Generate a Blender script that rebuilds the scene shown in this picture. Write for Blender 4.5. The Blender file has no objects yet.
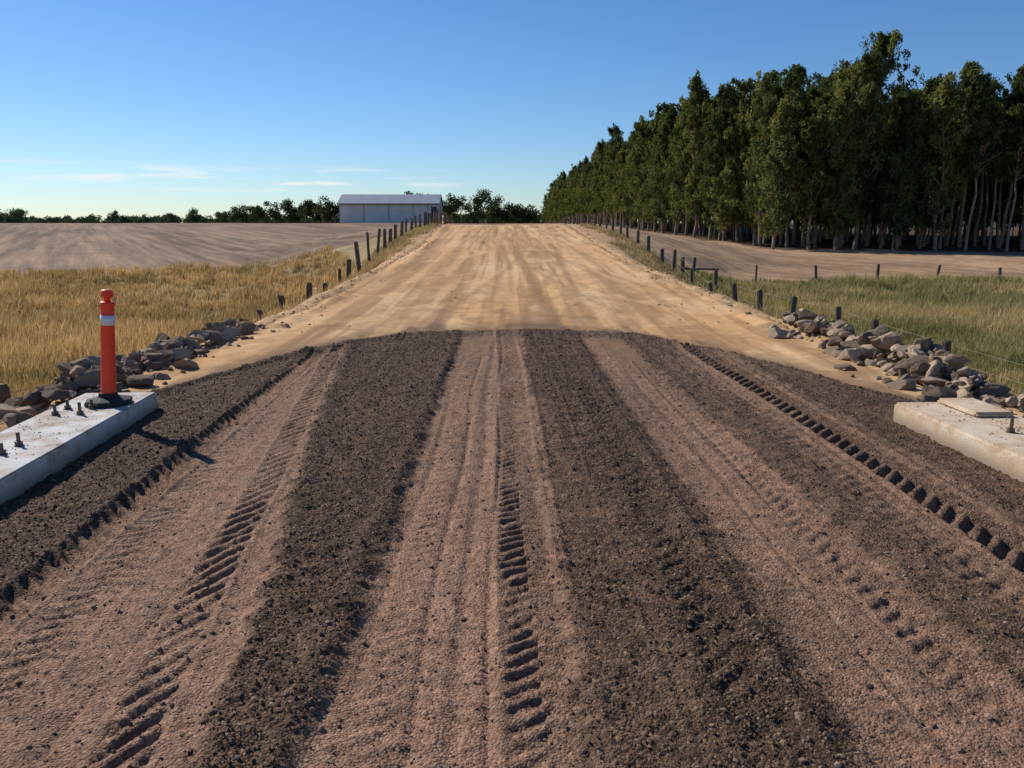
import bpy, bmesh, math, random
import numpy as np
from mathutils import Vector, Matrix
random.seed(7); rng=np.random.default_rng(7)
S=bpy.context.scene
EYE=1.75; VX=505.0; F=800.0

# ------------------------------------------------------------ helpers
def h2(ix,iy,seed):
    n=(ix.astype(np.int64)*374761393+iy.astype(np.int64)*668265263+seed*974634777)&0xffffffff
    n=((n^(n>>13))*1274126177)&0xffffffff
    n=n^(n>>16)
    return (n&0xffff)/65535.0
def vn(x,y,seed=0):
    x=np.asarray(x,float); y=np.asarray(y,float)
    ix=np.floor(x); iy=np.floor(y); fx=x-ix; fy=y-iy
    fx=fx*fx*(3-2*fx); fy=fy*fy*(3-2*fy)
    a=h2(ix,iy,seed); b=h2(ix+1,iy,seed); c=h2(ix,iy+1,seed); d=h2(ix+1,iy+1,seed)
    return (a*(1-fx)+b*fx)*(1-fy)+(c*(1-fx)+d*fx)*fy
def fbm(x,y,seed=0,o=4):
    s=0; a=.5; t=0
    for i in range(o):
        s=s+a*vn(x*2**i+i*17.3,y*2**i-i*9.1,seed+i); t+=a; a*=.5
    return s/t
def worley(x,y,seed=0):
    ix=np.floor(x); iy=np.floor(y); best=np.full(x.shape,9.0); rr=np.zeros(x.shape)
    for dx in(-1,0,1):
        for dy in(-1,0,1):
            cx=ix+dx; cy=iy+dy
            px=cx+h2(cx,cy,seed); py=cy+h2(cx,cy,seed+5)
            d=(px-x)**2+(py-y)**2
            m=d<best; best=np.where(m,d,best); rr=np.where(m,h2(cx,cy,seed+9),rr)
    return np.sqrt(best),rr
def ss(a,b,x):
    t=np.clip((np.asarray(x,float)-a)/(b-a),0,1); return t*t*(3-2*t)

def make_mesh(name,V,Fc,mats,smooth=True,attrs=None,midx=None,link=True):
    me=bpy.data.meshes.new(name)
    V=np.ascontiguousarray(V,dtype=np.float32)
    me.vertices.add(len(V)); me.vertices.foreach_set('co',V.ravel())
    loops=np.concatenate([f.ravel() for f in Fc]).astype(np.int32)
    tot=np.concatenate([np.full(len(f),f.shape[1]) for f in Fc]).astype(np.int32)
    st=np.concatenate([[0],np.cumsum(tot)[:-1]]).astype(np.int32)
    me.loops.add(len(loops)); me.loops.foreach_set('vertex_index',loops)
    me.polygons.add(len(tot)); me.polygons.foreach_set('loop_start',st)
    try: me.polygons.foreach_set('loop_total',tot)
    except Exception: pass
    if midx is not None: me.polygons.foreach_set('material_index',np.asarray(midx,np.int32))
    me.update(calc_edges=True)
    me.polygons.foreach_set('use_smooth',np.full(len(tot),bool(smooth)))
    for m in mats: me.materials.append(m)
    if attrs:
        for k,a in attrs.items():
            a=np.asarray(a,np.float32)
            if a.ndim==1:
                at=me.attributes.new(k,'FLOAT','POINT'); at.data.foreach_set('value',a)
            else:
                at=me.attributes.new(k,'FLOAT_COLOR','POINT')
                c=np.ones((len(a),4),np.float32); c[:,:3]=a; at.data.foreach_set('color',c.ravel())
    me.validate()
    ob=bpy.data.objects.new(name,me)
    if link: S.collection.objects.link(ob)
    return ob
def grid_faces(nx,ny):
    i=np.arange(ny-1)[:,None]*nx+np.arange(nx-1)[None,:]
    i=i.ravel(); return np.stack([i,i+1,i+nx+1,i+nx],1)
def grid_obj(name,xs,ys,zf,mat,attrf=None):
    X,Y=np.meshgrid(xs,ys); Z=zf(X,Y)
    at=attrf(X,Y) if attrf else None
    return make_mesh(name,np.stack([X.ravel(),Y.ravel(),Z.ravel()],1),[grid_faces(len(xs),len(ys))],[mat],True,at)

class NT:
    def __init__(s,nt): s.nt=nt; s.n=nt.nodes; s.l=nt.links
    def node(s,t,inputs=None,**kw):
        n=s.n.new(t)
        for k,v in kw.items(): setattr(n,k,v)
        if inputs:
            for k,v in inputs.items():
                if isinstance(v,bpy.types.NodeSocket): s.l.new(v,n.inputs[k])
                else: n.inputs[k].default_value=v
        return n
    def math(s,op,a,b=0.0,clamp=False):
        n=s.n.new('ShaderNodeMath'); n.operation=op; n.use_clamp=clamp
        for i,v in enumerate((a,b)):
            if isinstance(v,bpy.types.NodeSocket): s.l.new(v,n.inputs[i])
            else: n.inputs[i].default_value=v
        return n.outputs[0]
    def mix(s,f,a,b,bt='MIX'):
        n=s.n.new('ShaderNodeMix'); n.data_type='RGBA'; n.blend_type=bt
        for k,v in ((0,f),(6,a),(7,b)):
            if isinstance(v,bpy.types.NodeSocket): s.l.new(v,n.inputs[k])
            else: n.inputs[k].default_value=(tuple(v)+(1,) if k>0 and len(v)==3 else v)
        return n.outputs[2]
    def ramp(s,f,stops):
        n=s.n.new('ShaderNodeValToRGB'); cr=n.color_ramp
        while len(cr.elements)<len(stops): cr.elements.new(.5)
        for e,(p,c) in zip(cr.elements,stops):
            e.position=p; e.color=tuple(c)+(1,) if len(c)==3 else c
        s.l.new(f,n.inputs[0]); return n.outputs[0]
def newmat(name):
    m=bpy.data.materials.new(name); m.use_nodes=True; m.node_tree.nodes.clear()
    return m,NT(m.node_tree)
def finish(t,col,rough=.9,bump=None,bstr=.5,bdist=.01,metal=0.0,spec=.3):
    b=t.node('ShaderNodeBsdfPrincipled',{'Roughness':rough,'Metallic':metal,'Specular IOR Level':spec})
    if isinstance(col,bpy.types.NodeSocket): t.l.new(col,b.inputs['Base Color'])
    else: b.inputs['Base Color'].default_value=tuple(col)+(1,)
    if bump is not None:
        bn=t.node('ShaderNodeBump',{'Strength':bstr,'Distance':bdist,'Height':bump})
        t.l.new(bn.outputs[0],b.inputs['Normal'])
    o=t.node('ShaderNodeOutputMaterial'); t.l.new(b.outputs[0],o.inputs[0])
def simple(name,c,rough=.8,ns=20,var=.25,metal=0,bstr=.2,bdist=.005,spec=.3):
    m,t=newmat(name); tc=t.node('ShaderNodeTexCoord')
    n=t.node('ShaderNodeTexNoise',{'Vector':tc.outputs['Object'],'Scale':ns,'Detail':4.0,'Roughness':.65})
    col=t.ramp(n.outputs[0],[(.3,[x*(1-var) for x in c]),(.7,[min(1,x*(1+var)) for x in c])])
    finish(t,col,rough,n.outputs[0],bstr,bdist,metal,spec); return m

# ------------------------------------------------------------ terrain
def Gf(Y):
    p=[-60,22,36,46,78,123,190,250,600,4500]; z=[-1.65,-1.65,-1.4,-1.15,-.55,.5,2.0,2.35,.8,.4]
    return sum(np.interp(Y+d,p,z) for d in(-8,-4,0,4,8))/5
def Cf(Y):
    p=[-60,13,62,68,80,120,190,250,600,4500]; z=[0,0,1.72,1.80,1.66,1.35,1.8,2.2,.8,.4]
    return sum(np.interp(Y+d,p,z) for d in(-2.5,-1.2,0,1.2,2.5))/5
HY=[-60,10,14,17,27,41,62,70,200]
def hwL(Y): return np.interp(Y,HY,[4.3,4.35,4.3,4.1,3.8,4.0,4.9,5.2,5.2])
def hwR(Y): return np.interp(Y,HY,[4.6,4.9,5.0,4.8,4.3,4.5,5.0,5.2,5.2])
def bank(X,Y):
    hw=np.where(X<0,hwL(Y),hwR(Y)); f=np.interp(Y,[0,22,30,38,65,100],[2.6,2.8,3.6,6,20,26])
    f=f*(1+.25*(fbm(X*.3,Y*.3,3,2)-.5))
    return 1-ss(0,1,(np.abs(X)-hw)/f),hw
def ground_base(X,Y):
    B,hw=bank(X,Y); g=Gf(Y)+.25*(fbm(X*.06,Y*.06,11,3)-.5)*ss(8,30,np.abs(X))
    return g+(Cf(Y)-g)*B
def ground_h(X,Y):
    z=ground_base(X,Y); B,hw=bank(X,Y)
    inn=1-ss(-.35,.1,np.abs(X)-hw)
    z=z-.14*inn*(1-ss(150,190,Y))
    z=z+(fbm(X*1.6,Y*1.6,21,3)-.5)*.16*(1-inn)*(1-ss(60,120,np.abs(X)+Y*.4))
    return z
def fenceLx(Y): return np.interp(Y,[5,14,22,30,40,65,90],[-6.9,-6.8,-6.5,-6.1,-5.8,-5.6,-6])
def fenceRx(Y): return np.interp(Y,[5,16,21,36,65,90],[9.6,9.3,9.1,7.8,6.2,6.5])
def fieldY(X): return 47+np.clip(X+29,0,22)*.35
def frontY(X): return 79-np.clip(X-34,0,60)*.33

def ground_attr(X,Y):
    B,hw=bank(X,Y); sh=X.shape
    n1=fbm(X*.25,Y*.25,31,4)[...,None]; n2=fbm(X*1.5,Y*1.5,41,3)[...,None]
    tan=np.array([.52,.325,.16]); gold=np.array([.36,.255,.125]); field=np.array([.29,.182,.115])
    gr=np.array([.22,.19,.09]); bare=np.array([.43,.275,.158]); 
    big=fbm(X*.03,Y*.03,57,3)[...,None]
    field_c=field*(.75+.4*n1)*(.8+.4*big)
    fm=(Y+(n1[...,0]-.5)*5>fieldY(X))&(X<0)
    left=np.where(fm[...,None],field_c,gold*(.7+.6*n1)*(.8+.4*n2))
    rm=(Y+(n1[...,0]-.5)*2.5>42.5)&(X>=0)
    right=np.where(rm[...,None],bare*(.70+.5*n1),gr*(.7+.6*n1)*(.8+.4*n2))
    c=np.where((X<0)[...,None],left,right)
    far=ss(260,420,Y)[...,None]; c=c*(1-far)+np.array([.34,.27,.14])*far
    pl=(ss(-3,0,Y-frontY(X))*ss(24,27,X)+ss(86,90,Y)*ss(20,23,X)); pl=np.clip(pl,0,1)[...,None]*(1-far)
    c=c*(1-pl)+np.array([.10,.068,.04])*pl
    d=np.abs(X)-hw
    w=(1-ss(.3,1.6,d+(n2[...,0]-.5)*1.4-ss(20,62,Y)*.9))[...,None]*(1-ss(90,120,Y))[...,None]
    c=c*(1-w)+tan*(.85+.3*n2)*w
    fur=np.clip(fm*1.0+rm*.55,0,1)*(1-w[...,0])*(1-far[...,0])
    return {'Col':c.reshape(-1,3),'furrow':fur.ravel()}

def mat_vcol(name,s1=3.0,s2=40.0,bd=.03,contrast=.35,det=5.0,bs=.8,furrow=False):
    m,t=newmat(name)
    at=t.node('ShaderNodeAttribute',attribute_name='Col')
    tc=t.node('ShaderNodeTexCoord')
    a=t.node('ShaderNodeTexNoise',{'Vector':tc.outputs['Object'],'Scale':s1,'Detail':det,'Roughness':.7})
    b=t.node('ShaderNodeTexNoise',{'Vector':tc.outputs['Object'],'Scale':s2,'Detail':2.0,'Roughness':.7})
    f=t.math('ADD',t.math('MULTIPLY',a.outputs[0],.6),t.math('MULTIPLY',b.outputs[0],.4))
    g=t.ramp(f,[(.3,[1-contrast]*3),(.7,[1+contrast*.6]*3)])
    c=t.mix(1.0,at.outputs['Color'],g,'MULTIPLY')
    if furrow:
        fa=t.node('ShaderNodeAttribute',attribute_name='furrow')
        mp=t.node('ShaderNodeMapping',{'Vector':tc.outputs['Object'],'Rotation':(0,0,math.radians(62)),'Scale':(1,1,1)})
        mp2=t.node('ShaderNodeMapping',{'Vector':mp.outputs[0],'Scale':(.035,.9,.3)})
        fr=t.node('ShaderNodeTexNoise',{'Vector':mp2.outputs[0],'Scale':1.0,'Detail':3.0,'Roughness':.6})
        mp3=t.node('ShaderNodeMapping',{'Vector':mp.outputs[0],'Scale':(.01,.12,.3)})
        fr2=t.node('ShaderNodeTexNoise',{'Vector':mp3.outputs[0],'Scale':1.0,'Detail':2.0})
        fg=t.ramp(t.math('ADD',t.math('MULTIPLY',fr.outputs[0],.65),t.math('MULTIPLY',fr2.outputs[0],.35)),[(.38,(.52,.50,.49)),(.5,(.92,.92,.92)),(.62,(1.35,1.33,1.30))])
        c=t.mix(fa.outputs['Fac'],c,t.mix(1.0,c,fg,'MULTIPLY'))
        f=t.math('ADD',f,t.math('MULTIPLY',t.math('MULTIPLY',fr.outputs[0],fa.outputs['Fac']),1.5))
    finish(t,c,.95,f,bs,bd,spec=.12); return m
mg=mat_vcol('ground_soil',1.2,14,.09,.5,furrow=True)
def shs(s,amax,n):
    a=math.asinh(amax/s); return np.sinh(np.linspace(-a,a,n))*s
xs=shs(6,3000,700)
a0=-math.asinh(40/9); a1=math.asinh(4200/9)
ys=np.sinh(np.linspace(a0,a1,600))*9+6
grid_obj('ground',xs,ys,ground_h,mg,ground_attr)

# ------------------------------------------------------------ dirt road
def yend(X):
    a=np.abs(X)
    e=np.where(X<0,np.interp(a,[0,1.2,1.8,2.3,2.9,3.3,3.7,4.2],[13.4,13.2,12.9,12.2,10.9,9.7,8.2,7.4]),
                   np.interp(a,[0,1.4,2.0,2.5,3.1,3.6,4.0,4.6],[13.4,13.2,12.9,12.2,10.9,9.3,8.0,7.0]))
    return e
def road_h(X,Y):
    hw=np.where(X<0,hwL(Y),hwR(Y)); d=np.abs(X)-hw
    dd=d+(fbm(X*.8,Y*.8,61,3)-.5)*.7
    z=Cf(Y)-.5*ss(-.25,.75,dd)-2.2*np.maximum(0,dd-.35)
    z=z+(fbm(X*1.2,Y*.35,71,4)-.5)*.05+(fbm(X*9,Y*6,73,3)-.5)*.012
    z=z+.10*np.exp(-((d+.45)/.22)**2)*fbm(X*1.1,Y*1.1,75,3)*(Y>13.5)
    for xc in(-2.1,-.2,.9,2.3):
        xx=X-xc-.25*np.sin(Y*.11+xc)
        z=z-.016*np.exp(-(xx/.16)**2)+.006*np.exp(-(xx/.13)**2)*np.sign(np.sin(Y*22+np.abs(xx)*30))*(Y<35)
    return z
def road_attr(X,Y):
    base=np.array([.64,.370,.165]); pale=np.array([.74,.480,.250]); dk=np.array([.37,.205,.092])
    n=fbm(X*.5,Y*.12,81,4); st=fbm(X*3.2+.3*np.sin(Y*.2),Y*.10,83,4); fine=fbm(X*5,Y*4,85,3)
    c=base[None,None]*np.ones(X.shape+(1,))
    w=ss(.4,.75,n)[...,None]; c=c*(1-w)+pale*w
    w=(ss(.48,.66,st)*.7)[...,None]; c=c*(1-w)+dk*w
    st2=fbm(X*8+.5*np.sin(Y*.13),Y*.12,84,3)
    w=(ss(.52,.7,st2)*.55)[...,None]; c=c*(1-w)+dk*w
    w=(ss(.55,.7,fbm(X*1.3,Y*.5,87,4))*.5)[...,None]; c=c*(1-w)+pale*w
    for xc in(-1.9,-1.6,-.5,-.2,.7,1.0,1.9,2.6):
        xx=X-xc-.35*np.sin(Y*.09+xc*2)
        w=(np.exp(-(xx/.10)**2)*.6*(.3+fbm(X,Y*.4,89,2)))[...,None]; c=c*(1-w)+dk*w
    for x0,k_,y0 in((-1.0,.0030,52),(1.2,-.0026,46),(.2,.0040,38)):
        xx=X-x0-k_*(Y-y0)**2
        w=((np.exp(-(xx/.11)**2)+np.exp(-((xx-1.5)/.11)**2))*.45*ss(14,18,Y))[...,None]; c=c*(1-w)+dk*w
    e=Y-yend(X)
    w=np.clip(np.exp(-e/1.5)*ss(.38,.62,fbm(X*2.6,Y*.5,91,4))*1.0+np.exp(-e/.35)*.6,0,.85)[...,None]
    c=c*(1-w)+np.array([.15,.092,.055])*w
    w=(ss(.56,.66,fbm(X*1.8,Y*1.4,95,4))*np.exp(-e/9)*.55)[...,None]; c=c*(1-w)+dk*.8*w
    w=(np.exp(-((X+1.9+(Y-50)*.02)/.55)**2)*ss(34,46,Y)*.5*ss(.35,.6,fbm(X*2,Y*.4,93,3)))[...,None]
    c=c*(1-w)+dk*w*.9
    c=c*(.86+.28*fine[...,None])
    return {'Col':c.reshape(-1,3)}
mr=mat_vcol('dirt_road_soil',6,60,.02,.28)
rx=np.linspace(-7.0,7.0,400); ry=7+np.cumsum(np.concatenate([[0],np.geomspace(.05,.35,520)])); ry=ry[ry<96]
grid_obj('dirt_road',rx,ry,road_h,mr,road_attr)

# ------------------------------------------------------------ gravel approach
def AR(Y): return np.interp(Y,[2.3,4,6.75,12],[-1.02,-1.25,-1.68,-2.38])
def AL(Y): return np.interp(Y,[3.3,12],[-2.35,-2.72])
def lane_mask(X,Y):
    wob=(fbm(X*0+3,Y*.9,101,2)-.5)*.06
    e1=(fbm(X*7,Y*7,103,4)-.5)*.14; e2=(fbm(X*7,Y*7,104,4)-.5)*.14
    def band(l,r,soft=.055): 
        return ss(l-soft,l+soft,X+wob+e1)*(1-ss(r-soft,r+soft,X+wob+e2))
    A=band(AL(Y),AR(Y))
    B=band(-.67+0*Y,np.interp(Y,[2,12],[.24,.26]))
    D=band(1.19+0*Y,np.interp(Y,[2,12],[1.95,1.80]),.09)*.85
    E=band(1.9+0*Y,2.35+0*Y,.14)*.25
    Fm=band(2.3+0*Y,3.02+0*Y,.12)*.65
    G_=band(2.95+0*Y,3.6+0*Y,.15)*.16
    N=band(.22+0*Y,np.interp(Y,[2,5,8,12],[.72,.60,.42,.3]),.12)*.42
    return np.clip(A,0,1),B,D,Fm,np.clip(np.maximum(np.maximum(E,N),G_),0,1)
TR=[
 (([2,12.5],[.14,.03]),.14,.105,.026,.10,True),
 (([2,12.5],[.50,.36]),.12,.12,.022,.08,False),
 (([3.2,12],[-2.28,-2.62]),.10,.13,.032,.10,False),
 (([2,4,7,12],[-1.20,-1.50,-1.88,-2.46]),.10,.15,.020,-.16,False),
 (([2,12],[2.82,2.74]),.17,.175,.055,.20,True),
 (([2,12],[1.32,1.25]),.12,.11,.014,.08,False),
 (([2,12],[-.42,-.40]),.14,.10,.009,.06,True),
 (([2,12],[1.80,1.75]),.12,.13,.016,.08,True),
 (([2,4,7,12],[-1.85,-2.0,-2.2,-2.5]),.14,.10,.012,.06,True),
 (([2,12],[2.42,2.36]),.12,.14,.014,-.08,False),
 (([2,12],[.95,.85]),.13,.15,.016,.10,True),
]
def edge_t(X,Y):
    e=yend(X)+(fbm(X*1.6,Y*1.6,111,4)-.5)*.9-Y
    return ss(0,.35,e)
def lanes_sum(X,Y):
    A,B,D,Fm,N=lane_mask(X,Y); L=np.clip(A+B+D+Fm+N,0,1)
    e=yend(X)-Y
    return L*(1-.75*(1-ss(.1,1.3,e+(fbm(X*3,Y*2,113,3)-.5)*1.2)))
def gravel_h(X,Y):
    L=lanes_sum(X,Y)
    z=.115*edge_t(X,Y)-.08
    z=z+.04*np.exp(-((yend(X)-Y-.45)/.25)**2)
    z=z+.014*(fbm(X*1.3,Y*.5,121,3)-.5)
    z=z-.030*L
    for xl,am in((-.75+0*Y,.026),(1.06+0*Y,.016),(2.12+0*Y,.012),(.62-.02*Y,.010),(AL(Y)-.08,.026),(AR(Y)+.08,.016),(3.10+0*Y,.022)):
        z=z+am*np.exp(-((X-xl)/.065)**2)*(-.05+1.6*fbm(X*7,Y*5,123,4))
    loose=1-L
    w1,r1=worley(X*30,Y*30,131); w2,r2=worley(X*60,Y*60,137)
    st=np.clip(.55-w1,0,1)*(r1>.45)*r1; st2=np.clip(.6-w2,0,1)*r2
    z=z+loose*(.024*st+.014*st2)+L*(.014*st*(r1>.75)+.008*st2)
    z=z+(fbm(X*11,Y*11,141,4)-.5)*(.028*loose+.013)
    for xc,w,dp in((-.33,.02,.014),(-.18,.035,.012),(-.06,.015,.012),(-.56,.025,.01),(1.5,.03,.010),(1.68,.02,.010),(2.45,.03,.01),(-1.55,.02,.008)):
        z=z-dp*np.exp(-((X-xc-.02*np.sin(Y*1.3))/w)**2)
    for (py,px),hw,per,dp,sk,her in TR:
        xc=np.interp(Y,py,px)+.02*np.sin(Y*.8+px[0]*3); u=(X-xc)/hw
        big=dp>.05
        n=fbm(X*7,Y*7,151,3)
        win=1-ss(.75,1.08,np.abs(u)+(n-.5)*(.25 if big else .5))
        uu=np.abs(u) if her else u
        ph=(Y+sk*uu+(.03 if big else .07)*(n-.5))/per
        if her and not big: ph=ph+.5*(u>0)
        s=np.sin(2*np.pi*ph); s=np.clip(s*1.6,-1,1)
        fl=.75 if big else .0
        fade=np.clip(-.1+1.7*fbm(X*1.6+px[0],Y*1.3,153,3),fl,1.1)
        z=z+win*(dp*.5*s*fade-dp*.2)
        z=z+dp*.45*np.exp(-((np.abs(u)-1.15)/.15)**2)*(.3+n)
    z=z-.12*ss(3.85,4.6,np.abs(X))
    return z
def gravel_attr(X,Y):
    L=lanes_sum(X,Y)
    mot=fbm(X*2.2,Y*.9,161,4); st=fbm(X*9,Y*.5,163,3); pat=fbm(X*5,Y*4,165,4)
    L2=L*(.25+.50*mot+.45*st+.25*pat)
    for (py,px),hw,per,dp,sk,her in TR[:3]+TR[4:5]:
        u=(X-np.interp(Y,py,px))/hw
        L2=L2-.20*(1-ss(.8,1.2,np.abs(u)))
    L2=L2+.12*ss(.45,.7,mot)*(1-L)
    return {'lane':np.clip(L2,0,1).ravel()}
m,t=newmat('crushed_gravel'); 
at=t.node('ShaderNodeAttribute',attribute_name='lane')
tc=t.node('ShaderNodeTexCoord')
v1=t.node('ShaderNodeTexVoronoi',{'Vector':tc.outputs['Object'],'Scale':85.0})
n1=t.node('ShaderNodeTexNoise',{'Vector':tc.outputs['Object'],'Scale':230.0,'Detail':2.0})
n2=t.node('ShaderNodeTexNoise',{'Vector':tc.outputs['Object'],'Scale':9.0,'Detail':6.0,'Roughness':.7})
s1=t.node('ShaderNodeSeparateColor',{'Color':v1.outputs['Color']})
dk=t.ramp(s1.outputs[0],[(0,(.046,.028,.018)),(.5,(.078,.046,.029)),(.8,(.118,.071,.046)),(.97,(.19,.125,.085)),(1,(.28,.20,.14))])
lt=t.ramp(t.math('ADD',t.math('MULTIPLY',s1.outputs[1],.7),t.math('MULTIPLY',n1.outputs[0],.3)),[(.1,(.165,.090,.055)),(.45,(.285,.162,.102)),(.8,(.395,.235,.155)),(1,(.50,.34,.24))])
fac=t.math('ADD',at.outputs['Fac'],t.math('MULTIPLY',t.math('SUBTRACT',n2.outputs[0],.5),1.0),True)
col=t.mix(fac,dk,lt)
g=t.ramp(n2.outputs[0],[(.3,(.75,.75,.75)),(.7,(1.2,1.18,1.15))])
col=t.mix(1.0,col,g,'MULTIPLY')
hh=t.math('ADD',t.math('MULTIPLY',v1.outputs['Distance'],-1.0),t.math('MULTIPLY',n1.outputs[0],.6))
finish(t,col,.92,hh,1.0,.008,spec=.15); mgrav=m
gx=np.linspace(-4.3,4.6,760)
gy=[-4.0]
while gy[-1]<1.7: gy.append(gy[-1]+.12)
while gy[-1]<14.1: gy.append(gy[-1]+max(.008,.0016*gy[-1]**1.25*1.4))
gy=np.array(gy)
grid_obj('gravel_road',gx,gy,gravel_h,mgrav,gravel_attr)

def blobs(name,P,size,base_v,base_f,mats,jit=.25,flat=.75,smooth=False,col=None):
    N=len(P); nv=len(base_v)
    V=np.repeat(base_v[None],N,0)*(1+rng.uniform(-jit,jit,(N,nv,1)))
    sc=rng.uniform(.65,1.25,(N,1,3)); sc[...,2]*=flat; V=V*sc
    a=rng.uniform(0,6.28,N); b=rng.uniform(-.6,.6,N)
    ca,sa,cb,sb=np.cos(a)[:,None],np.sin(a)[:,None],np.cos(b)[:,None],np.sin(b)[:,None]
    x,y,z=V[...,0],V[...,1],V[...,2]
    y,z=y*cb-z*sb,y*sb+z*cb; x,y=x*ca-y*sa,x*sa+y*ca
    V=np.stack([x,y,z],-1)*size[:,None,None]+P[:,None,:]
    Fc=(base_f[None]+(np.arange(N)*nv)[:,None,None]).reshape(-1,base_f.shape[1])
    at=None
    if col is not None: at={'Col':np.repeat(col,nv,0)}
    return make_mesh(name,V.reshape(-1,3),[Fc],mats,smooth,at)
octv=np.array([[1,0,0],[-1,0,0],[0,1,0],[0,-1,0],[0,0,1],[0,0,-1]],float)
octf=np.array([[0,2,4],[2,1,4],[1,3,4],[3,0,4],[2,0,5],[1,2,5],[3,1,5],[0,3,5]])
def icos(sub):
    bm=bmesh.new(); bmesh.ops.create_icosphere(bm,subdivisions=sub,radius=1)
    v=np.array([x.co[:] for x in bm.verts]); f=np.array([[q.index for q in p.verts] for p in bm.faces]); bm.free(); return v,f
ic1=icos(1)
def mat_plain(name):
    m,t=newmat(name); at=t.node('ShaderNodeAttribute',attribute_name='Col'); finish(t,at.outputs['Color'],.92,spec=.15); return m
mst=mat_plain('stone_chips')
def scatter(N,y0,y1,pw):
    u=rng.uniform(0,1,N); Y=y0*(y1/y0)**(u**pw); 
    X=rng.uniform(-1,1,N)*np.minimum(4.0,Y*.75+.6); return X,Y
def keep(X,Y,lp):
    L=lanes_sum(X,Y)
    k=rng.uniform(0,1,len(X))<(1-L)**1.5+L*lp
    k&=edge_t(X,Y)>.25; k&=(X>-3.35)&(X<3.55)|(Y>7.6)
    return X[k],Y[k]
X,Y=keep(*scatter(125000,1.7,13.1,.9),.10)
sz=np.exp(rng.normal(-5.3,.38,len(X)))*(.8+Y*.05); LL=lanes_sum(X,Y)[:,None]
cc=rng.uniform(0,1,(len(X),1))**2.0; cc=np.clip(cc+LL*.45*rng.uniform(0,1,(len(X),1)),0,1)
colr=np.array([.066,.041,.026])*(1-cc)+np.array([.27,.175,.12])*cc
blobs('loose_gravel',np.stack([X,Y,gravel_h(X,Y)+sz*.15],1),sz,octv,octf,[mst],.3,.8,False,colr)
X,Y=keep(*scatter(2600,1.7,9,1.0),.25)
sz=rng.uniform(.006,.015,len(X)); cc=rng.uniform(0,1,(len(X),1))**1.1; colr=np.array([.10,.062,.042])*(1-cc)+np.array([.32,.215,.15])*cc
blobs('gravel_stones',np.stack([X,Y,gravel_h(X,Y)+sz*.15],1),sz,ic1[0],ic1[1],[mst],.18,.7,False,colr)
N=9000; Y=13*(60/13)**rng.uniform(0,1,N); X=rng.uniform(-1,1,N)*5.6
ed=np.minimum(np.abs(X+hwL(Y)),np.abs(X-hwR(Y))); k=(rng.uniform(0,1,N)<np.exp(-ed/.30)+.006); X,Y=X[k],Y[k]
sz=np.exp(rng.normal(-4.1,.5,len(X))); zz=np.maximum(road_h(X,Y),ground_h(X,Y))
cc=rng.uniform(0,1,(len(X),1)); colr=np.array([.36,.23,.12])*(1-cc)+np.array([.60,.42,.24])*cc
blobs('dirt_clods',np.stack([X,Y,zz+sz*.2],1),sz,ic1[0],ic1[1],[mst],.25,.7,False,colr)

# ------------------------------------------------------------ rubble rocks
iv,iff=icos(3)
def rocks(name,P,size,colr,mats):
    VV=[];FF=[];CC=[];o=0
    for p,s,c in zip(P,size,colr):
        v=iv.copy()
        for k in range(12):
            n=rng.normal(size=3); n/=np.linalg.norm(n); lim=rng.uniform(.38,.75)
            d=v@n; v=v-np.outer(np.maximum(0,d-lim),n)
        q=rng.uniform(0,100); v=v*(1+.14*(fbm(v[:,0]*2.5+q,v[:,1]*2.5+v[:,2]*1.7,171,3)-.5))[:,None]
        v=v*np.array([rng.uniform(.8,1.6),rng.uniform(.7,1.1),rng.uniform(.5,.9)])*1.25
        R=np.array(Matrix.Rotation(rng.uniform(0,6.28),3,'Z')@Matrix.Rotation(rng.uniform(-.7,.7),3,'X'))
        v=(v@R.T)*s+p
        VV.append(v);FF.append(iff+o);CC.append(np.repeat(c[None],len(v),0));o+=len(v)
    return make_mesh(name,np.concatenate(VV),[np.concatenate(FF)],mats,False,{'Col':np.concatenate(CC)})
mrock=mat_vcol('rubble_rock',9,60,.02,.45)
def rcol(n): 
    c=rng.uniform(0,1,(n,1))**1.2; r=rng.uniform(0,1,(n,1))
    return (np.array([.16,.112,.080])*(1-c)+np.array([.50,.365,.25])*c)*(1-.15*r)
def rock_zone(name,n,pts,wid,smin,smax,pile=.25):
    pts=np.array(pts,float); tt=rng.uniform(0,len(pts)-1.001,n); i=tt.astype(int); f=(tt-i)[:,None]
    p=pts[i]*(1-f)+pts[i+1]*f; off=rng.normal(size=(n,2))*wid; p=p+off
    s=smin*(smax/smin)**(rng.uniform(0,1,n)**1.7)
    gh=ground_h(p[:,0],p[:,1]); rh=np.where(p[:,1]>7,road_h(p[:,0],p[:,1]),-9)
    z=np.maximum(gh,rh)+s*.2+rng.uniform(0,pile,n)*np.exp(-(off[:,0]/wid)**2)
    rocks(name,np.column_stack([p,z]),s,rcol(n),[mrock])
rock_zone('rock_rubble',480,[(-4.7,8.0),(-4.8,9.5),(-4.75,11.2),(-4.6,13.6)],.33,.03,.18,.24)
rock_zone('rock_rubble',260,[(-4.6,5.8),(-5.0,7.3),(-5.5,8.6)],.36,.03,.13,.18)
rock_zone('rock_rubble',520,[(5.0,8.4),(5.15,9.6),(5.2,11.2),(5.4,14.4)],.33,.03,.17,.30)
rock_zone('rock_rubble',200,[(4.8,6.4),(5.3,7.8),(5.7,9.0)],.34,.03,.11,.12)

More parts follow.
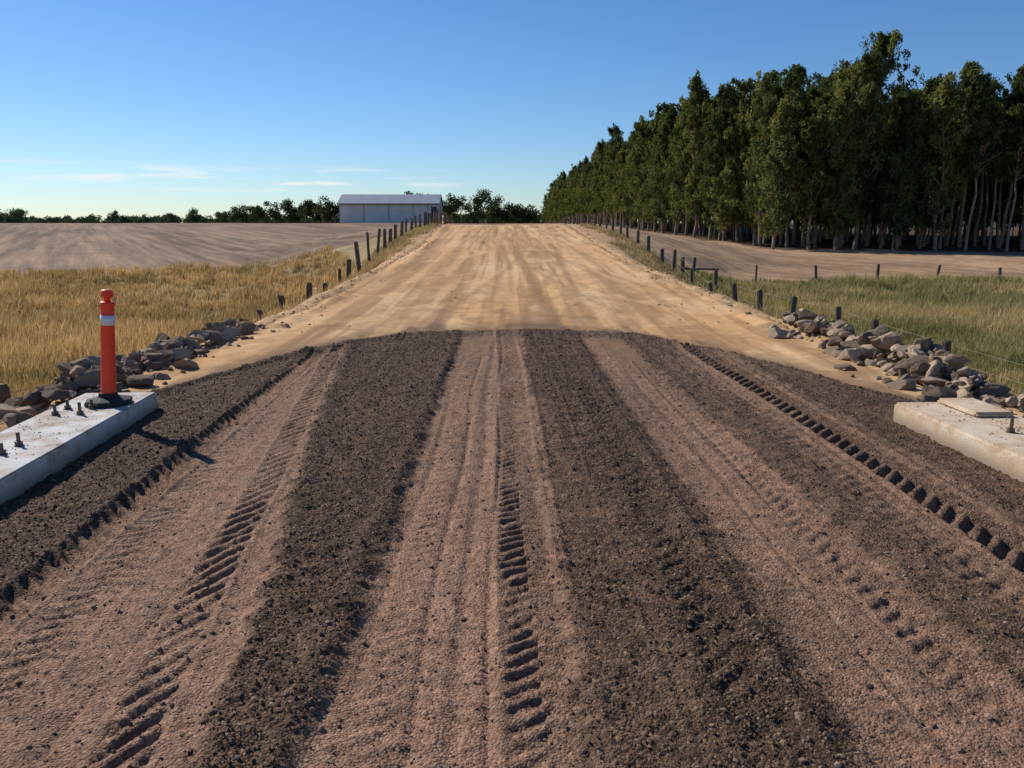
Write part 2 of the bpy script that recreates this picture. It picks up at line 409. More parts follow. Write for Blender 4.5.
# ------------------------------------------------------------ concrete kerbs
def box_bm(bm,x0,x1,y0,y1,z0,z1,bev=.012,mi=0):
    r=bmesh.ops.create_cube(bm,size=1); vs=r['verts']
    for v in vs: v.co=Vector(((x0+x1)/2+v.co.x*(x1-x0),(y0+y1)/2+v.co.y*(y1-y0),(z0+z1)/2+v.co.z*(z1-z0)))
    fs={f for v in vs for f in v.link_faces}
    for f in fs: f.material_index=mi
    if bev>0:
        es={e for v in vs for e in v.link_edges}
        bmesh.ops.bevel(bm,geom=list(es),offset=bev,segments=2,affect='EDGES')
def cyl_bm(bm,x,y,z0,z1,r1,r2,n=12,mi=0):
    r=bmesh.ops.create_cone(bm,cap_ends=True,segments=n,radius1=r1,radius2=r2,depth=z1-z0,matrix=Matrix.Translation((x,y,(z0+z1)/2)))
    for f in {f for v in r['verts'] for f in v.link_faces}: f.material_index=mi
def bm_obj(name,bm,mats,parent=None,loc=(0,0,0),rotz=0,smooth=False):
    me=bpy.data.meshes.new(name); bm.to_mesh(me); bm.free()
    for q in mats: me.materials.append(q)
    ob=bpy.data.objects.new(name,me); S.collection.objects.link(ob)
    ob.location=loc; ob.rotation_euler=(0,0,rotz)
    if parent: ob.parent=parent
    return ob
def empty(name,loc=(0,0,0),rotz=0):
    e=bpy.data.objects.new(name,None); S.collection.objects.link(e); e.location=loc; e.rotation_euler=(0,0,rotz); return e
def conc(name,stops):
    m,t=newmat(name); tc=t.node('ShaderNodeTexCoord')
    a=t.node('ShaderNodeTexNoise',{'Vector':tc.outputs['Object'],'Scale':3.0,'Detail':9.0,'Roughness':.72})
    b=t.node('ShaderNodeTexNoise',{'Vector':tc.outputs['Object'],'Scale':70.0,'Detail':4.0})
    sp=t.node('ShaderNodeSeparateXYZ',{0:tc.outputs['Object']})
    c=t.ramp(a.outputs[0],stops)
    g=t.ramp(b.outputs[0],[(.3,(.75,.75,.75)),(.65,(1.05,1.05,1.05))])
    c=t.mix(1.0,c,g,'MULTIPLY')
    mz=t.math('ADD',sp.outputs[2],t.math('MULTIPLY',a.outputs[0],-.22))
    mm=t.ramp(t.math('ADD',mz,.5),[(.44,(.75,.75,.75)),(.53,(0,0,0))])
    c=t.mix(mm,c,(.22,.15,.10))
    finish(t,c,.85,b.outputs[0],.4,.003); return m
mconc=conc('concrete',[(.36,(.30,.22,.15)),(.46,(.50,.43,.36)),(.56,(.62,.59,.55)),(.72,(.70,.68,.64))])
mconc2=conc('concrete_dusty',[(.40,(.46,.30,.17)),(.55,(.64,.49,.34)),(.7,(.72,.62,.50))])
msteel=simple('weathered_steel',(.13,.10,.08),.5,60,.4,.5)
def bolts(par,y,xc,zt):
    bm=bmesh.new()
    for dx in(-.10,.10):
        for dy in(-.11,.11):
            x=xc+dx; yy=y+dy
            cyl_bm(bm,x,yy,zt+.001,zt+.007,.034,.034,14)
            cyl_bm(bm,x,yy,zt+.007,zt+.034,.026,.026,6)
            cyl_bm(bm,x,yy,zt+.034,zt+.10+random.uniform(-.02,.02),.013,.013,10)
    bm_obj('anchor_bolts',bm,[msteel],par)
k=empty('concrete_kerb',(-3.30,7.45,0),math.radians(3.6))
bm=bmesh.new(); box_bm(bm,-.66,0,-9.0,0,-.5,.20,.014); bm_obj('slab',bm,[mconc],k)
for y in(-.80,-1.98,-3.3,-4.7): bolts(k,y,-.40,.20)
k2=empty('concrete_kerb',(3.47,6.95,0),math.radians(1.5))
bm=bmesh.new(); box_bm(bm,0,.78,-9.0,0,-.5,.20,.02); bm_obj('slab',bm,[mconc2],k2)
bm=bmesh.new(); box_bm(bm,.36,.70,-.62,-.04,.196,.245,.02); bm_obj('end_block',bm,[mconc2],k2)
for y in(-1.2,-2.6,-4.0): bolts(k2,y,.45,.20)
N=350; X=-rng.uniform(0,1,N)**.7*.6-.02; Y=rng.uniform(-4.5,-.1,N); a=math.radians(3.6)
P=np.stack([-3.30+X*math.cos(a)-Y*math.sin(a),7.45+X*math.sin(a)+Y*math.cos(a),np.full(N,.203)],1)
sz=rng.uniform(.002,.008,N); blobs('spilled_gravel',P,sz,octv,octf,[mst],.3,.7,False,np.tile([.13,.095,.07],(N,1)))
N=500; P=np.stack([3.5+.7*rng.uniform(0,1,N)**.5,rng.uniform(3,6.9,N),np.full(N,.203)],1)
sz=rng.uniform(.003,.014,N); blobs('spilled_gravel',P,sz,octv,octf,[mst],.3,.7,False,np.tile([.42,.29,.17],(N,1)))

# ------------------------------------------------------------ bollard
morange=simple('orange_plastic',(.98,.065,.02),.45,14,.06,0,.05,.002,.4)
mrubber=simple('black_rubber',(.03,.03,.03),.8,40,.3)
mrefl=simple('reflective_band',(.72,.72,.74),.35,50,.06)
def lathe(bm,prof,n=28,mi=0):
    rings=[]
    for r,z in prof: rings.append([bm.verts.new((r*math.cos(6.2832*i/n),r*math.sin(6.2832*i/n),z)) for i in range(n)])
    for j in range(len(rings)-1):
        for i in range(n):
            f=bm.faces.new((rings[j][i],rings[j][(i+1)%n],rings[j+1][(i+1)%n],rings[j+1][i])); f.smooth=True
    bm.faces.new(rings[-1]); bm.faces.new(rings[0][::-1])
e=empty('traffic_bollard',(-3.50,6.93,.204)); e.rotation_euler=(0,math.radians(4.6),0)
bm=bmesh.new(); lathe(bm,[(.062,.03),(.068,.06),(.062,.10),(.060,.30),(.058,.50),(.056,.70),(.0565,.701),(.0555,.80),(.055,.801),(.054,.86),(.058,.868),(.060,.878),(.060,.895),(.046,.903)])
bm_obj('tube',bm,[morange],e)
bm=bmesh.new(); lathe(bm,[(.0582,.70),(.0582,.785)]); bm_obj('reflective_sleeve',bm,[mrefl],e)
bm=bmesh.new(); lathe(bm,[(.030,.90),(.026,.925),(.030,.935),(.044,.942),(.050,.955),(.050,.985),(.044,1.0),(.02,1.006)])
bm_obj('top_grip',bm,[morange],e)
bm=bmesh.new(); lathe(bm,[(.20,.0),(.205,.020),(.19,.040),(.13,.055),(.085,.068),(.078,.10)],8); o=bm_obj('rubber_base',bm,[mrubber],e)
o.rotation_euler=(0,math.radians(-4.6),0); o.location=(0,0,.001)
for p in o.data.polygons: p.use_smooth=False

# ------------------------------------------------------------ fences
mpost=simple('weathered_timber',(.12,.092,.068),.9,18,.45,0,.6,.01)
mwire=simple('fence_wire',(.22,.20,.18),.5,5,.1,.6)
def tube_np(P0,P1,r,n=4):
    P0=np.array(P0);P1=np.array(P1); d=P1-P0; d/=np.linalg.norm(d); a=np.cross(d,[0,0,1.0]) 
    if np.linalg.norm(a)<1e-3: a=np.array([1.0,0,0])
    a/=np.linalg.norm(a); b=np.cross(d,a); V=[];Fc=[]
    for P in(P0,P1):
        for i in range(n):
            t_=6.2832*i/n; V.append(P+r*(math.cos(t_)*a+math.sin(t_)*b))
    for i in range(n): Fc.append([i,(i+1)%n,n+(i+1)%n,n+i])
    return np.array(V),np.array(Fc)
def fence(name,pts,hgt,rad):
    bm=bmesh.new(); tops=[]
    for i,(x,y) in enumerate(pts):
        z=float(ground_h(np.array([x]),np.array([y]))[0]); h=hgt*random.uniform(.82,1.15); r=rad*random.uniform(.75,1.3)
        if y>38: h*=.85
        lx,ly=random.gauss(0,.07)*h,random.gauss(0,.06)*h; n=8
        rings=[]
        for q in(-.3,.0,.5,.96,1.0):
            rr=r*(1.08-.12*max(q,0))*(.8 if q==1.0 else 1)
            rings.append([bm.verts.new((x+lx*q+rr*math.cos(6.2832*j/n)*random.uniform(.88,1.1),y+ly*q+rr*math.sin(6.2832*j/n)*random.uniform(.88,1.1),z+h*q+(random.uniform(-.02,.02) if q>=.96 else 0))) for j in range(n)])
        for a_,b_ in zip(rings,rings[1:]):
            for j in range(n): bm.faces.new((a_[j],a_[(j+1)%n],b_[(j+1)%n],b_[j]))
        bm.faces.new(rings[-1]); tops.append((x+lx*.9,y+ly*.9,z,h))
    for (x0,y0,z0,h0),(x1,y1,z1,h1) in zip(tops,tops[1:]):
        for q in(.3,.55,.9):
            V,Fc=tube_np((x0+rad,y0,z0+h0*q),(x1+rad,y1,z1+h1*q),.0025)
            vs=[bm.verts.new(v) for v in V]
            for f in Fc:
                ff=bm.faces.new([vs[i] for i in f]); ff.material_index=1
    return bm_obj(name,bm,[mpost,mwire])
def seq(y0,y1,step,fx,j=.25):
    out=[];y=y0
    while y<y1: out.append((float(fx(y))+random.gauss(0,.06),y)); y+=step+random.uniform(-j,j)
    return out
fence('post_and_wire_fence',seq(8.6,88,1.9,fenceLx,.5),1.25,.08)
fence('post_and_wire_fence',seq(11,88,2.6,fenceRx,.6),1.05,.08)
fence('post_and_wire_fence',[(9.9+3.3*i,42.3+.12*i+random.uniform(-.2,.2)) for i in range(14)],1.1,.07)
e=empty('fence_strainer')
gz=lambda x,y: float(ground_h(np.array([x]),np.array([y]))[0])
for i,x in enumerate((8.15,9.7)):
    bm=bmesh.new(); z=gz(x,37); cyl_bm(bm,x,37,z-.3,z+(1.05,.95)[i],.10,.09,10); bm_obj('strainer_post',bm,[mpost],e)
bm=bmesh.new(); z=gz(8.9,37)+.8; V,Fc=tube_np((8.05,36.87,z+.03),(9.8,36.87,z),.045,8)
vs=[bm.verts.new(v) for v in V]; [bm.faces.new([vs[i] for i in f]) for f in Fc]; bm_obj('rail',bm,[mpost],e)

# ------------------------------------------------------------ grass
def leafmat(name,tr=.35,objvar=False,tt=(1.2,1.25,.7)):
    m,t=newmat(name); at=t.node('ShaderNodeAttribute',attribute_name='Col')
    col=at.outputs['Color']
    if objvar:
        oi=t.node('ShaderNodeObjectInfo'); 
        g=t.ramp(oi.outputs['Random'],[(0,(.62,.70,.66)),(.5,(1,1,1)),(1,(1.45,1.28,1.1))]); col=t.mix(1.0,col,g,'MULTIPLY')
    d=t.node('ShaderNodeBsdfDiffuse',{'Color':col})
    tl=t.node('ShaderNodeBsdfTranslucent',{'Color':t.mix(1.0,col,tt,'MULTIPLY')})
    mx=t.node('ShaderNodeMixShader',{0:tr}); t.l.new(d.outputs[0],mx.inputs[1]); t.l.new(tl.outputs[0],mx.inputs[2])
    o=t.node('ShaderNodeOutputMaterial'); t.l.new(mx.outputs[0],o.inputs[0]); return m
mgrass=leafmat('grass_blades',.4,False,(1.04,1.0,.92))
def grass(name,X,Y,nb,hmin,hmax,wid,colA,colB,seed,spread=.12,lean=.35):
    N=len(X); X=np.repeat(X,nb)+rng.normal(0,spread,N*nb); Y=np.repeat(Y,nb)+rng.normal(0,spread,N*nb)
    Z=ground_h(X,Y)-.02; M=N*nb
    pat=fbm(X*.22,Y*.22,seed,3)
    h=rng.uniform(hmin,hmax,M)*(.35+1.3*pat); a=rng.uniform(0,6.28,M); l=rng.uniform(.1,lean,M)*h
    la=rng.normal(.6,1.6,M); w=wid*(.6+.045*Y)*rng.uniform(.7,1.4,M)
    dx,dy=np.cos(a)*w,np.sin(a)*w; lx,ly=np.cos(la)*l,np.sin(la)*l
    V=np.zeros((M,5,3))
    V[:,0]=np.stack([X-dx,Y-dy,Z],1);V[:,1]=np.stack([X+dx,Y+dy,Z],1)
    V[:,2]=np.stack([X-dx*.8+lx*.35,Y-dy*.8+ly*.35,Z+h*.6],1);V[:,3]=np.stack([X+dx*.8+lx*.35,Y+dy*.8+ly*.35,Z+h*.6],1)
    V[:,4]=np.stack([X+lx,Y+ly,Z+h],1)
    o=(np.arange(M)*5)[:,None]
    Fq=np.array([0,1,3,2])+o; Ft=np.array([2,3,4])+o
    c=np.clip(ss(.35,.65,fbm(X*.25+5,Y*.25,seed+3,4))*.8+rng.uniform(-.25,.45,M),0,1)[:,None]
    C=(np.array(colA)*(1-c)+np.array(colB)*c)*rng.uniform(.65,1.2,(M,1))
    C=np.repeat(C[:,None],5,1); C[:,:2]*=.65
    return make_mesh(name,V.reshape(-1,3),[Fq,Ft],[mgrass],False,{'Col':C.reshape(-1,3)})
def samp(n,y0,y1,r0,r1):
    Y=y0*(y1/y0)**rng.uniform(0,1,n); return rng.uniform(r0,r1,n)*(Y+4),Y
def offbank(X,Y,lim=.45): return bank(X,Y)[0]<lim
X,Y=samp(23000,7,54,-.85,-.08); k=(X<-hwL(Y)-1.1)&(Y<fieldY(X)+rng.normal(0,1,len(X)))&offbank(X,Y,.5); X,Y=X[k],Y[k]
k=rng.uniform(0,1,len(X))<.35+ss(.35,.5,fbm(X*.4,Y*.4,251,3)); X,Y=X[k],Y[k]
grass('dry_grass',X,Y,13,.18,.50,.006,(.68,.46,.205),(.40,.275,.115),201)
X,Y=samp(23000,9,43,.12,.9); k=(X>hwR(Y)+1.2)&offbank(X,Y,.4); X,Y=X[k],Y[k]
k=rng.uniform(0,1,len(X))<.35+ss(.35,.5,fbm(X*.4,Y*.4,253,3)); X,Y=X[k],Y[k]
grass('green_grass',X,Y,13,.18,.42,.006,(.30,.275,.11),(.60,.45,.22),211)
X,Y=samp(1100,11,42,.2,.85); k=(X>hwR(Y)+2.6)&offbank(X,Y,.3); X,Y=X[k],Y[k]
grass('grass_tussocks',X,Y,60,.25,.5,.006,(.22,.22,.08),(.44,.37,.16),221,.16,.5)
X,Y=samp(700,9,50,-.8,-.1); k=(X<-hwL(Y)-2)&(Y<fieldY(X))&offbank(X,Y,.3); X,Y=X[k],Y[k]
grass('grass_tussocks',X,Y,60,.3,.6,.006,(.26,.20,.085),(.50,.35,.16),223,.2,.5)
N=4200; Y=10*(62/10)**rng.uniform(0,1,N); sd=rng.uniform(0,1,N)<.5
X=np.where(sd,fenceLx(Y)+rng.normal(0,.35,N),fenceRx(Y)+rng.normal(0,.4,N))
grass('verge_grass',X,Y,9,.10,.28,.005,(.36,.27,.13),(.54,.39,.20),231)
N=3600; Y=9*(40/9)**rng.uniform(0,1,N); sd=rng.uniform(0,1,N)<.5
X=np.where(sd,-hwL(Y)-rng.uniform(.5,2,N),hwR(Y)+rng.uniform(.6,2.5,N)); k=fbm(X*1.2,Y*1.2,261,3)>.47; X,Y=X[k],Y[k]
grass('verge_grass',X,Y,8,.08,.30,.005,(.36,.28,.13),(.56,.40,.20),233)

# ------------------------------------------------------------ trees
mbark=simple('eucalyptus_bark',(.30,.215,.15),.9,3,.5,0,.5,.02)
mleaf=leafmat('eucalyptus_foliage',.40,True,(1.25,1.2,.7))
mleaf2=leafmat('distant_foliage',.25,False)
def tube_poly(P,R,n,V,Fc,o):
    P=np.array(P)
    for i,(p,r) in enumerate(zip(P,R)):
        d=P[min(i+1,len(P)-1)]-P[max(i-1,0)]; d/=np.linalg.norm(d)+1e-9
        a=np.cross(d,[.3,.9,.1]); a/=np.linalg.norm(a); b=np.cross(d,a)
        for j in range(n):
            t_=6.2832*j/n; V.append(p+r*(math.cos(t_)*a+math.sin(t_)*b))
    for i in range(len(P)-1):
        for j in range(n): Fc.append([o+i*n+j,o+i*n+(j+1)%n,o+(i+1)*n+(j+1)%n,o+(i+1)*n+j])
    return o+len(P)*n
def leaves(C,Rad,per,ll,lw,shade,cA,cB):
    K=len(C); M=K*per
    d=rng.normal(size=(M,3)); d/=np.linalg.norm(d,axis=1)[:,None]; d*=rng.uniform(.2,1.15,(M,1))**.7
    P=np.repeat(C,per,0)+d*np.repeat(Rad,per,0)
    t1=rng.normal(size=(M,3)); t1[:,2]-=1.1; t1/=np.linalg.norm(t1,axis=1)[:,None]
    t2=np.cross(t1,rng.normal(size=(M,3))); t2/=np.linalg.norm(t2,axis=1)[:,None]
    L=rng.uniform(.6,1.3,(M,1))*ll; W=rng.uniform(.7,1.3,(M,1))*lw
    V=np.stack([P-t1*L,P+t2*W-t1*L*.1,P+t1*L,P-t2*W-t1*L*.1],1)
    Fc=np.arange(M*4).reshape(M,4)
    c=np.clip(np.repeat(shade,per)[:,None]+rng.uniform(-.25,.25,(M,1)),0,1)
    Cc=np.array(cA)*(1-c)+np.array(cB)*c
    return V.reshape(-1,3),Fc,np.repeat(Cc,4,0)
def make_tree(name,H,cb,cw,nbr,per,r0=.15,ll=.24,lw=.07):
    V=[];Fc=[];o=0
    T=[np.array([0,0,-.3])]; x=y=0
    for i in range(1,11):
        x+=random.gauss(0,.13);y+=random.gauss(0,.13); T.append(np.array([x,y,H*.98*i/10]))
    T=np.array(T); R=[r0*(1-.93*(i/10))**.9+.015 for i in range(11)]; R[0]*=1.25
    o=tube_poly(T,R,7,V,Fc,o)
    at_=lambda z: np.array([np.interp(z,T[:,2],T[:,0]),np.interp(z,T[:,2],T[:,1]),z])
    C=[];RR=[];sh=[]
    for b in range(nbr):
        f=cb+(1-cb)*((b+random.random())/nbr)**.95; z=H*min(f,.97)
        g=(f-cb)/(1-cb); prof=(.75+.55*math.sin(math.pi*min(1,g*.9+.05)))*(1-g**2.2*.66)
        L=cw*prof*random.uniform(.35,1.25); az=b*2.4+random.uniform(-.7,.7); el=random.uniform(.4,1.1)
        p0=at_(z); P=[p0]; dirv=np.array([math.cos(az)*math.cos(el),math.sin(az)*math.cos(el),math.sin(el)])
        for s_ in range(1,5):
            dirv=dirv+np.array([random.gauss(0,.13),random.gauss(0,.13),.10]); dirv/=np.linalg.norm(dirv); P.append(P[-1]+dirv*L/4*1.15)
        o=tube_poly(P,[.05*(1-.2*i)*(1.2-g)+.008 for i in range(5)],4,V,Fc,o)
        for q in (2,3,4):
            if random.random()<.78:
                C.append(P[q]+np.array([random.gauss(0,.2),random.gauss(0,.2),random.gauss(0,.2)])); r=random.uniform(.26,.70)*(1.1-.25*g)
                RR.append([r,r,r*random.uniform(.8,1.5)]); sh.append(random.random())
        if random.random()<.5:
            q=P[4]+np.array([random.gauss(0,.5),random.gauss(0,.5),random.gauss(0,.4)]); C.append(q); RR.append([.3,.3,.5]); sh.append(random.random())
    C.append(at_(H*.985)); RR.append([.32,.32,.7]); sh.append(.7)
    for b in range(8):
        z=H*random.uniform(.12,cb+.08); az=random.uniform(0,6.28); L=random.uniform(.4,1.3); p0=at_(z)
        P=[p0,p0+np.array([math.cos(az)*L*.5,math.sin(az)*L*.5,.15]),p0+np.array([math.cos(az)*L,math.sin(az)*L,.1])]
        o=tube_poly(P,[.022,.015,.006],3,V,Fc,o)
    V=np.array(V);Fc=np.array(Fc)
    LV,LF,LC=leaves(np.array(C),np.array(RR),per,ll,lw,np.array(sh),(.046,.062,.023),(.175,.195,.080))
    Va=np.concatenate([V,LV]); Fa=np.concatenate([Fc,LF+len(V)]); mi=np.concatenate([np.zeros(len(Fc)),np.ones(len(LF))])
    Col=np.concatenate([np.full((len(V),3),.1),LC])
    ob=make_mesh(name,Va,[Fa],[mbark,mleaf],False,{'Col':Col},mi,link=False); return ob.data
forest=[make_tree('eucalyptus_mesh',H,cb,cw,n,36) for H,cb,cw,n in((17.6,.46,2.3,42),(16.4,.50,2.1,38),(18.6,.42,2.4,46),(15.2,.40,2.2,40),(17.2,.54,2.0,36),(18.6,.5,2.2,40))]
cheap=[make_tree('eucalyptus_mesh',H,cb,cw,n,20,.15,.36,.13) for H,cb,cw,n in((16.8,.10,2.5,40),(15.8,.06,2.5,42),(17.4,.12,2.5,42))]
edge=[make_tree('eucalyptus_mesh',H,cb,cw,n,36) for H,cb,cw,n in((16.5,.09,2.3,60),(15.3,.14,2.4,54),(17.4,.10,2.2,62),(13.6,.14,2.4,48))]
small=[make_tree('eucalyptus_mesh',8.5,.12,1.8,36,40,.08)]
def put_tree(me,x,y,s=1.0,nm='eucalyptus_tree'):
    ob=bpy.data.objects.new(nm,me); S.collection.objects.link(ob)
    ob.location=(x,y,gz(x,y)-.05); ob.rotation_euler=(random.gauss(0,.02),random.gauss(0,.02),random.uniform(0,6.28))
    w=s*random.uniform(.9,1.15); ob.scale=(w,w,s)
nt=0
for iy in range(15):
    for ix in range(26):
        x=26.0+ix*2.9+random.uniform(-.7,.7); y=float(frontY(x))+iy*3.5+random.uniform(-.8,.8)
        if y>92: x-=3.3
        if x>100: continue
        west=ix==0
        if west or (iy==0 and ix<6): me=random.choice(edge)
        elif iy>4: me=random.choice(cheap)
        else: me=random.choice(forest)
        if iy==0 and ix>=6 and random.random()<.08: me=random.choice(edge)
        put_tree(me,x,y,random.uniform(.76,1.10) if x<40 else random.uniform(.72,1.01)); nt+=1
y=131
while y<450:
    for ix in range(6):
        x=22.6+ix*3.2+random.uniform(-.6,.6)
        put_tree(random.choice(edge if ix<1 else cheap),x,y+random.uniform(-.8,.8),random.uniform(.78,1.14)); nt+=1
    y+=2.9 if y<250 else 4.6
for x,y in((25.3,76.5),(31,76),(23.6,88),(36,75)): put_tree(small[0],x,y,random.uniform(.8,1.1))
print('trees',nt)

def distant(name,specs,cA=(.035,.05,.025),cB=(.09,.11,.05),per=60):
    V=[];Fc=[];o=0
    LVs=[];LFs=[];LCs=[];tot=0
    for px,d,h,w in specs:
        x=(px-VX)/F*d; y=d; z=gz(x,y)
        o=tube_poly([np.array([x,y,z-.5]),np.array([x+random.gauss(0,.2),y,z+h*.5])],[.3,.18],5,V,Fc,o)
        nl=random.randint(9,13); c=[];r=[];s_=[]
        for i in range(nl):
            a=random.uniform(0,6.28); q=random.uniform(0,1)**.5*w*.36; zz=random.uniform(.16,.82)*h
            c.append([x+math.cos(a)*q,y+math.sin(a)*q,z+zz]); rr=w*random.uniform(.16,.28); r.append([rr,rr,min(rr*.85,h*.25)]); s_.append(random.random())
        ls=.0012*d
        lv,lf,lc=leaves(np.array(c),np.array(r),per,ls,ls*.55,np.array(s_),cA,cB)
        LVs.append(lv);LFs.append(lf+tot);LCs.append(lc);tot+=len(lv)
    V=np.array(V);Fc=np.array(Fc); n=len(V)
    Va=np.concatenate([V]+LVs); Fa=np.concatenate([Fc]+[f+n for f in LFs]); mi=np.concatenate([np.zeros(len(Fc)),np.ones(len(Fa)-len(Fc))])
    return make_mesh(name,Va,[Fa],[mbark,mleaf2],False,{'Col':np.concatenate([np.full((n,3),.1)]+LCs)},mi)
sp=[]
for i in range(230): sp.append((random.uniform(-260,350),random.uniform(520,800),random.uniform(5,8.5),random.uniform(8,18)))
for i in range(22): sp.append((random.uniform(-120,230),random.uniform(400,480),random.uniform(5.5,9.5),random.uniform(6,11)))
for i in range(60): sp.append((random.uniform(448,620),random.uniform(450,700),random.uniform(6,9),random.uniform(7,13)))
for i in range(40): sp.append((random.uniform(900,1500),random.uniform(500,700),random.uniform(6,9),random.uniform(7,13)))
distant('distant_trees',sp,(.05,.07,.05),(.10,.12,.075))  # paler, bluer leaf colours: aerial haze painted into the far trees
sp=[(px+random.uniform(-3,3),random.uniform(285,320),h,random.uniform(6.5,9)) for px,h in((232,5),(243,6.5),(254,7.5),(262,6.5),(272,7.5),(282,8.9),(291,9.9),(300,9.2),(309,10.4),(317,9.2),(325,10.8),(333,10),(341,9.5),(352,8),(372,8),(395,11),(405,13.2),(412,12.5),(418,13.4),(428,12.6),(438,10))]
distant('windbreak_trees',sp,per=110)
sp=[(px+random.uniform(-2,2),random.uniform(270,310),h,random.uniform(6.5,8.5)) for px,h in((447,9.5),(455,11),(463,12),(471,11.5),(480,12.8),(488,13.4),(495,10.4),(502,8.6),(509,7.4),(517,7.6),(525,7.4),(531,6.4))]
distant('windbreak_trees',sp,per=110)

# ------------------------------------------------------------ shed
m,t=newmat('corrugated_steel'); tc=t.node('ShaderNodeTexCoord')
w=t.node('ShaderNodeTexWave',{'Vector':tc.outputs['Object'],'Scale':1.2,'Distortion':0.0},bands_direction='X')
n=t.node('ShaderNodeTexNoise',{'Vector':tc.outputs['Object'],'Scale':.4,'Detail':6.0})
c=t.ramp(n.outputs[0],[(.3,(.70,.66,.62)),(.7,(.86,.81,.76))])
finish(t,c,.5,w.outputs[0],.6,.05,0); mcor=m
mroof=simple('roof_steel',(.36,.37,.38),.45,.3,.12,.2)
mdark=simple('shed_trim_bay_shade',(.10,.10,.11),.7,2,.2)  # dark trim colour, also used as painted shade for the open bay
bx0,bx1=(343-VX)/F*252,(440-VX)/F*252
sx,sy=(bx0+bx1)/2,252; sz_=float(gz(sx,sy))
e=empty('farm_shed',(sx,sy,sz_-.3)); W=(bx1-bx0)/2; Dp=16.0
bm=bmesh.new(); box_bm(bm,-W,W,0,.25,0,6.2,0); bm_obj('front_wall',bm,[mcor],e)
bm=bmesh.new(); box_bm(bm,-W,W,Dp-.25,Dp,0,6.2,0); bm_obj('back_wall',bm,[mcor],e)
for nm,x in(('end_wall',-W+.002),('end_wall',W-.252)):
    bm=bmesh.new(); pr=[(.26,0),(Dp-.26,0),(Dp-.26,6.15),(Dp/2,8.9),(.26,6.15)]
    A_=[bm.verts.new((x,a,b)) for a,b in pr]; B_=[bm.verts.new((x+.25,a,b)) for a,b in pr]
    bm.faces.new(A_);bm.faces.new(B_[::-1])
    for i in range(5): bm.faces.new((A_[i],B_[i],B_[(i+1)%5],A_[(i+1)%5]))
    bmesh.ops.recalc_face_normals(bm,faces=bm.faces[:]); bm_obj(nm,bm,[mcor],e)
bm=bmesh.new(); pr=[(-.6,6.05),(Dp/2,9.05),(Dp+.6,6.05),(Dp+.6,6.2),(Dp/2,9.2),(-.6,6.2)]
A_=[bm.verts.new((-W-.4,a,b)) for a,b in pr]; B_=[bm.verts.new((W+.4,a,b)) for a,b in pr]
for i in range(6): bm.faces.new((A_[i],B_[i],B_[(i+1)%6],A_[(i+1)%6]))
bm.faces.new((A_[0],A_[1],A_[4],A_[5]));bm.faces.new((A_[1],A_[2],A_[3],A_[4]));bm.faces.new((B_[0],B_[1],B_[4],B_[5]));bm.faces.new((B_[1],B_[2],B_[3],B_[4]))
bmesh.ops.recalc_face_normals(bm,faces=bm.faces[:]); bm_obj('roof',bm,[mroof],e)
bm=bmesh.new(); box_bm(bm,-W-.4,W+.4,-.78,-.62,5.85,6.12,0); bm_obj('gutter',bm,[mdark],e)
bm=bmesh.new(); box_bm(bm,W-2.2,W-.4,-.06,-.003,0,5.2,0); bm_obj('open_bay_shade',bm,[mdark],e)  # dark sheet over the wall, painted shade for the inside of a bay
for x in(-W+.1,-W/2,0,W/2,W-3.3):
    bm=bmesh.new(); box_bm(bm,x-.12,x+.12,-.14,-.004,0,5.8,0); bm_obj('downpipe',bm,[mdark if x==-W+.1 else mroof],e)

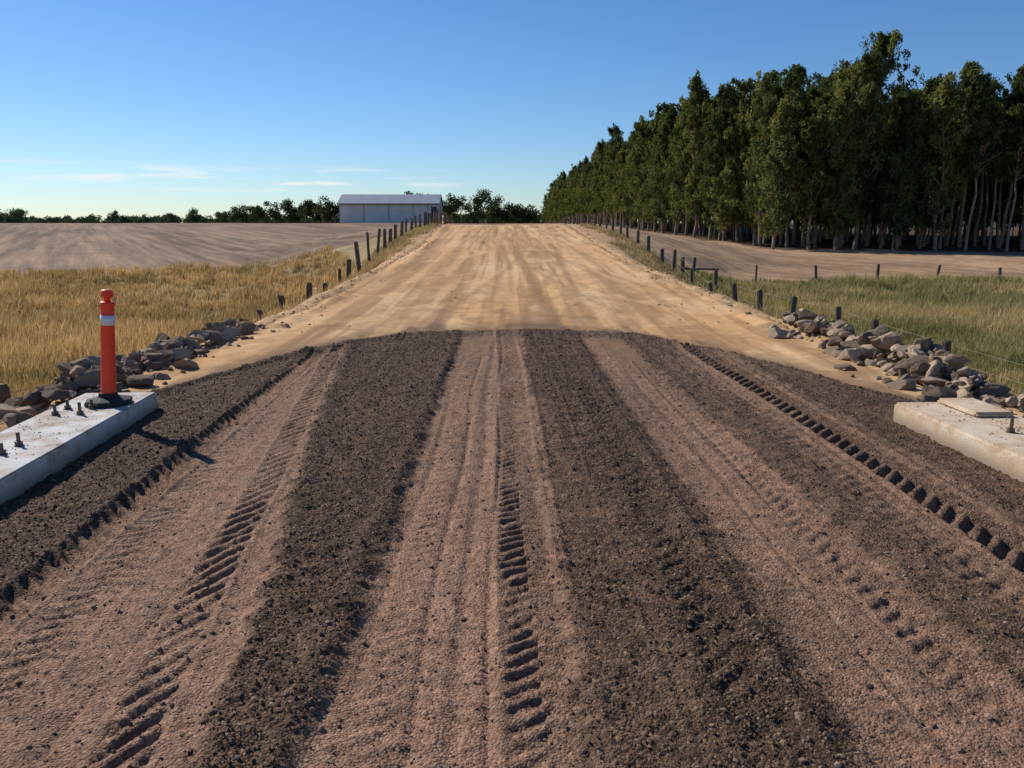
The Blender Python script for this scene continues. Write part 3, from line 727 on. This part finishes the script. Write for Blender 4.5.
# ------------------------------------------------------------ light, sky, camera
el=math.radians(36); az=math.radians(-47)
sd=Vector((math.sin(az)*math.cos(el),math.cos(az)*math.cos(el),math.sin(el)))
L=bpy.data.lights.new('sun','SUN'); L.energy=5.0; L.angle=math.radians(.5); L.color=(1,.95,.87)
lo=bpy.data.objects.new('sun',L); S.collection.objects.link(lo); lo.rotation_euler=(-sd).to_track_quat('-Z','Y').to_euler()
wd=bpy.data.worlds.new('World'); S.world=wd; wd.use_nodes=True; wd.node_tree.nodes.clear(); t=NT(wd.node_tree)
sky=t.node('ShaderNodeTexSky'); sky.sky_type='NISHITA'; sky.sun_disc=False; sky.sun_elevation=el; sky.sun_rotation=az
sky.altitude=0; sky.air_density=1.0; sky.dust_density=0.1; sky.ozone_density=4.0
hs=t.node('ShaderNodeHueSaturation',{'Saturation':1.15,'Value':1.0,'Color':sky.outputs[0]})
skc=t.mix(1.0,hs.outputs[0],(.84,.96,1.14),'MULTIPLY')
tc=t.node('ShaderNodeTexCoord'); sp_=t.node('ShaderNodeSeparateXYZ',{0:tc.outputs['Generated']})
mp=t.node('ShaderNodeMapping',{'Vector':tc.outputs['Generated'],'Scale':(9,9,110),'Location':(3.1,0,0)})
nz=t.node('ShaderNodeTexNoise',{'Vector':mp.outputs[0],'Scale':1.0,'Detail':5.0,'Roughness':.55})
zb=t.ramp(sp_.outputs[2],[(.035,(0,0,0)),(.046,(1,1,1)),(.058,(1,1,1)),(.068,(0,0,0))])
xb=t.ramp(t.math('ADD',sp_.outputs[0],.5),[(.38,(1,1,1)),(.46,(0,0,0))])
cm=t.ramp(nz.outputs[0],[(.52,(0,0,0)),(.66,(1,1,1))])
f=t.math('MULTIPLY',t.math('MULTIPLY',t.math('MULTIPLY',zb,cm),xb),.8)
bgc=t.mix(f,skc,(9.8,9.8,9.9))
bg=t.node('ShaderNodeBackground',{'Color':bgc,'Strength':.094}); ow=t.node('ShaderNodeOutputWorld'); t.l.new(bg.outputs[0],ow.inputs[0])
cam=bpy.data.cameras.new('camera'); cam.sensor_width=36; cam.lens=36*F/1024; cam.clip_end=9000; cam.clip_start=.05
co=bpy.data.objects.new('camera',cam); S.collection.objects.link(co); co.location=(0,0,EYE)
co.rotation_euler=(math.radians(90-11.24),0,math.radians(-.5)); S.camera=co
S.view_settings.view_transform='Standard'; S.view_settings.look='None'; S.view_settings.exposure=0
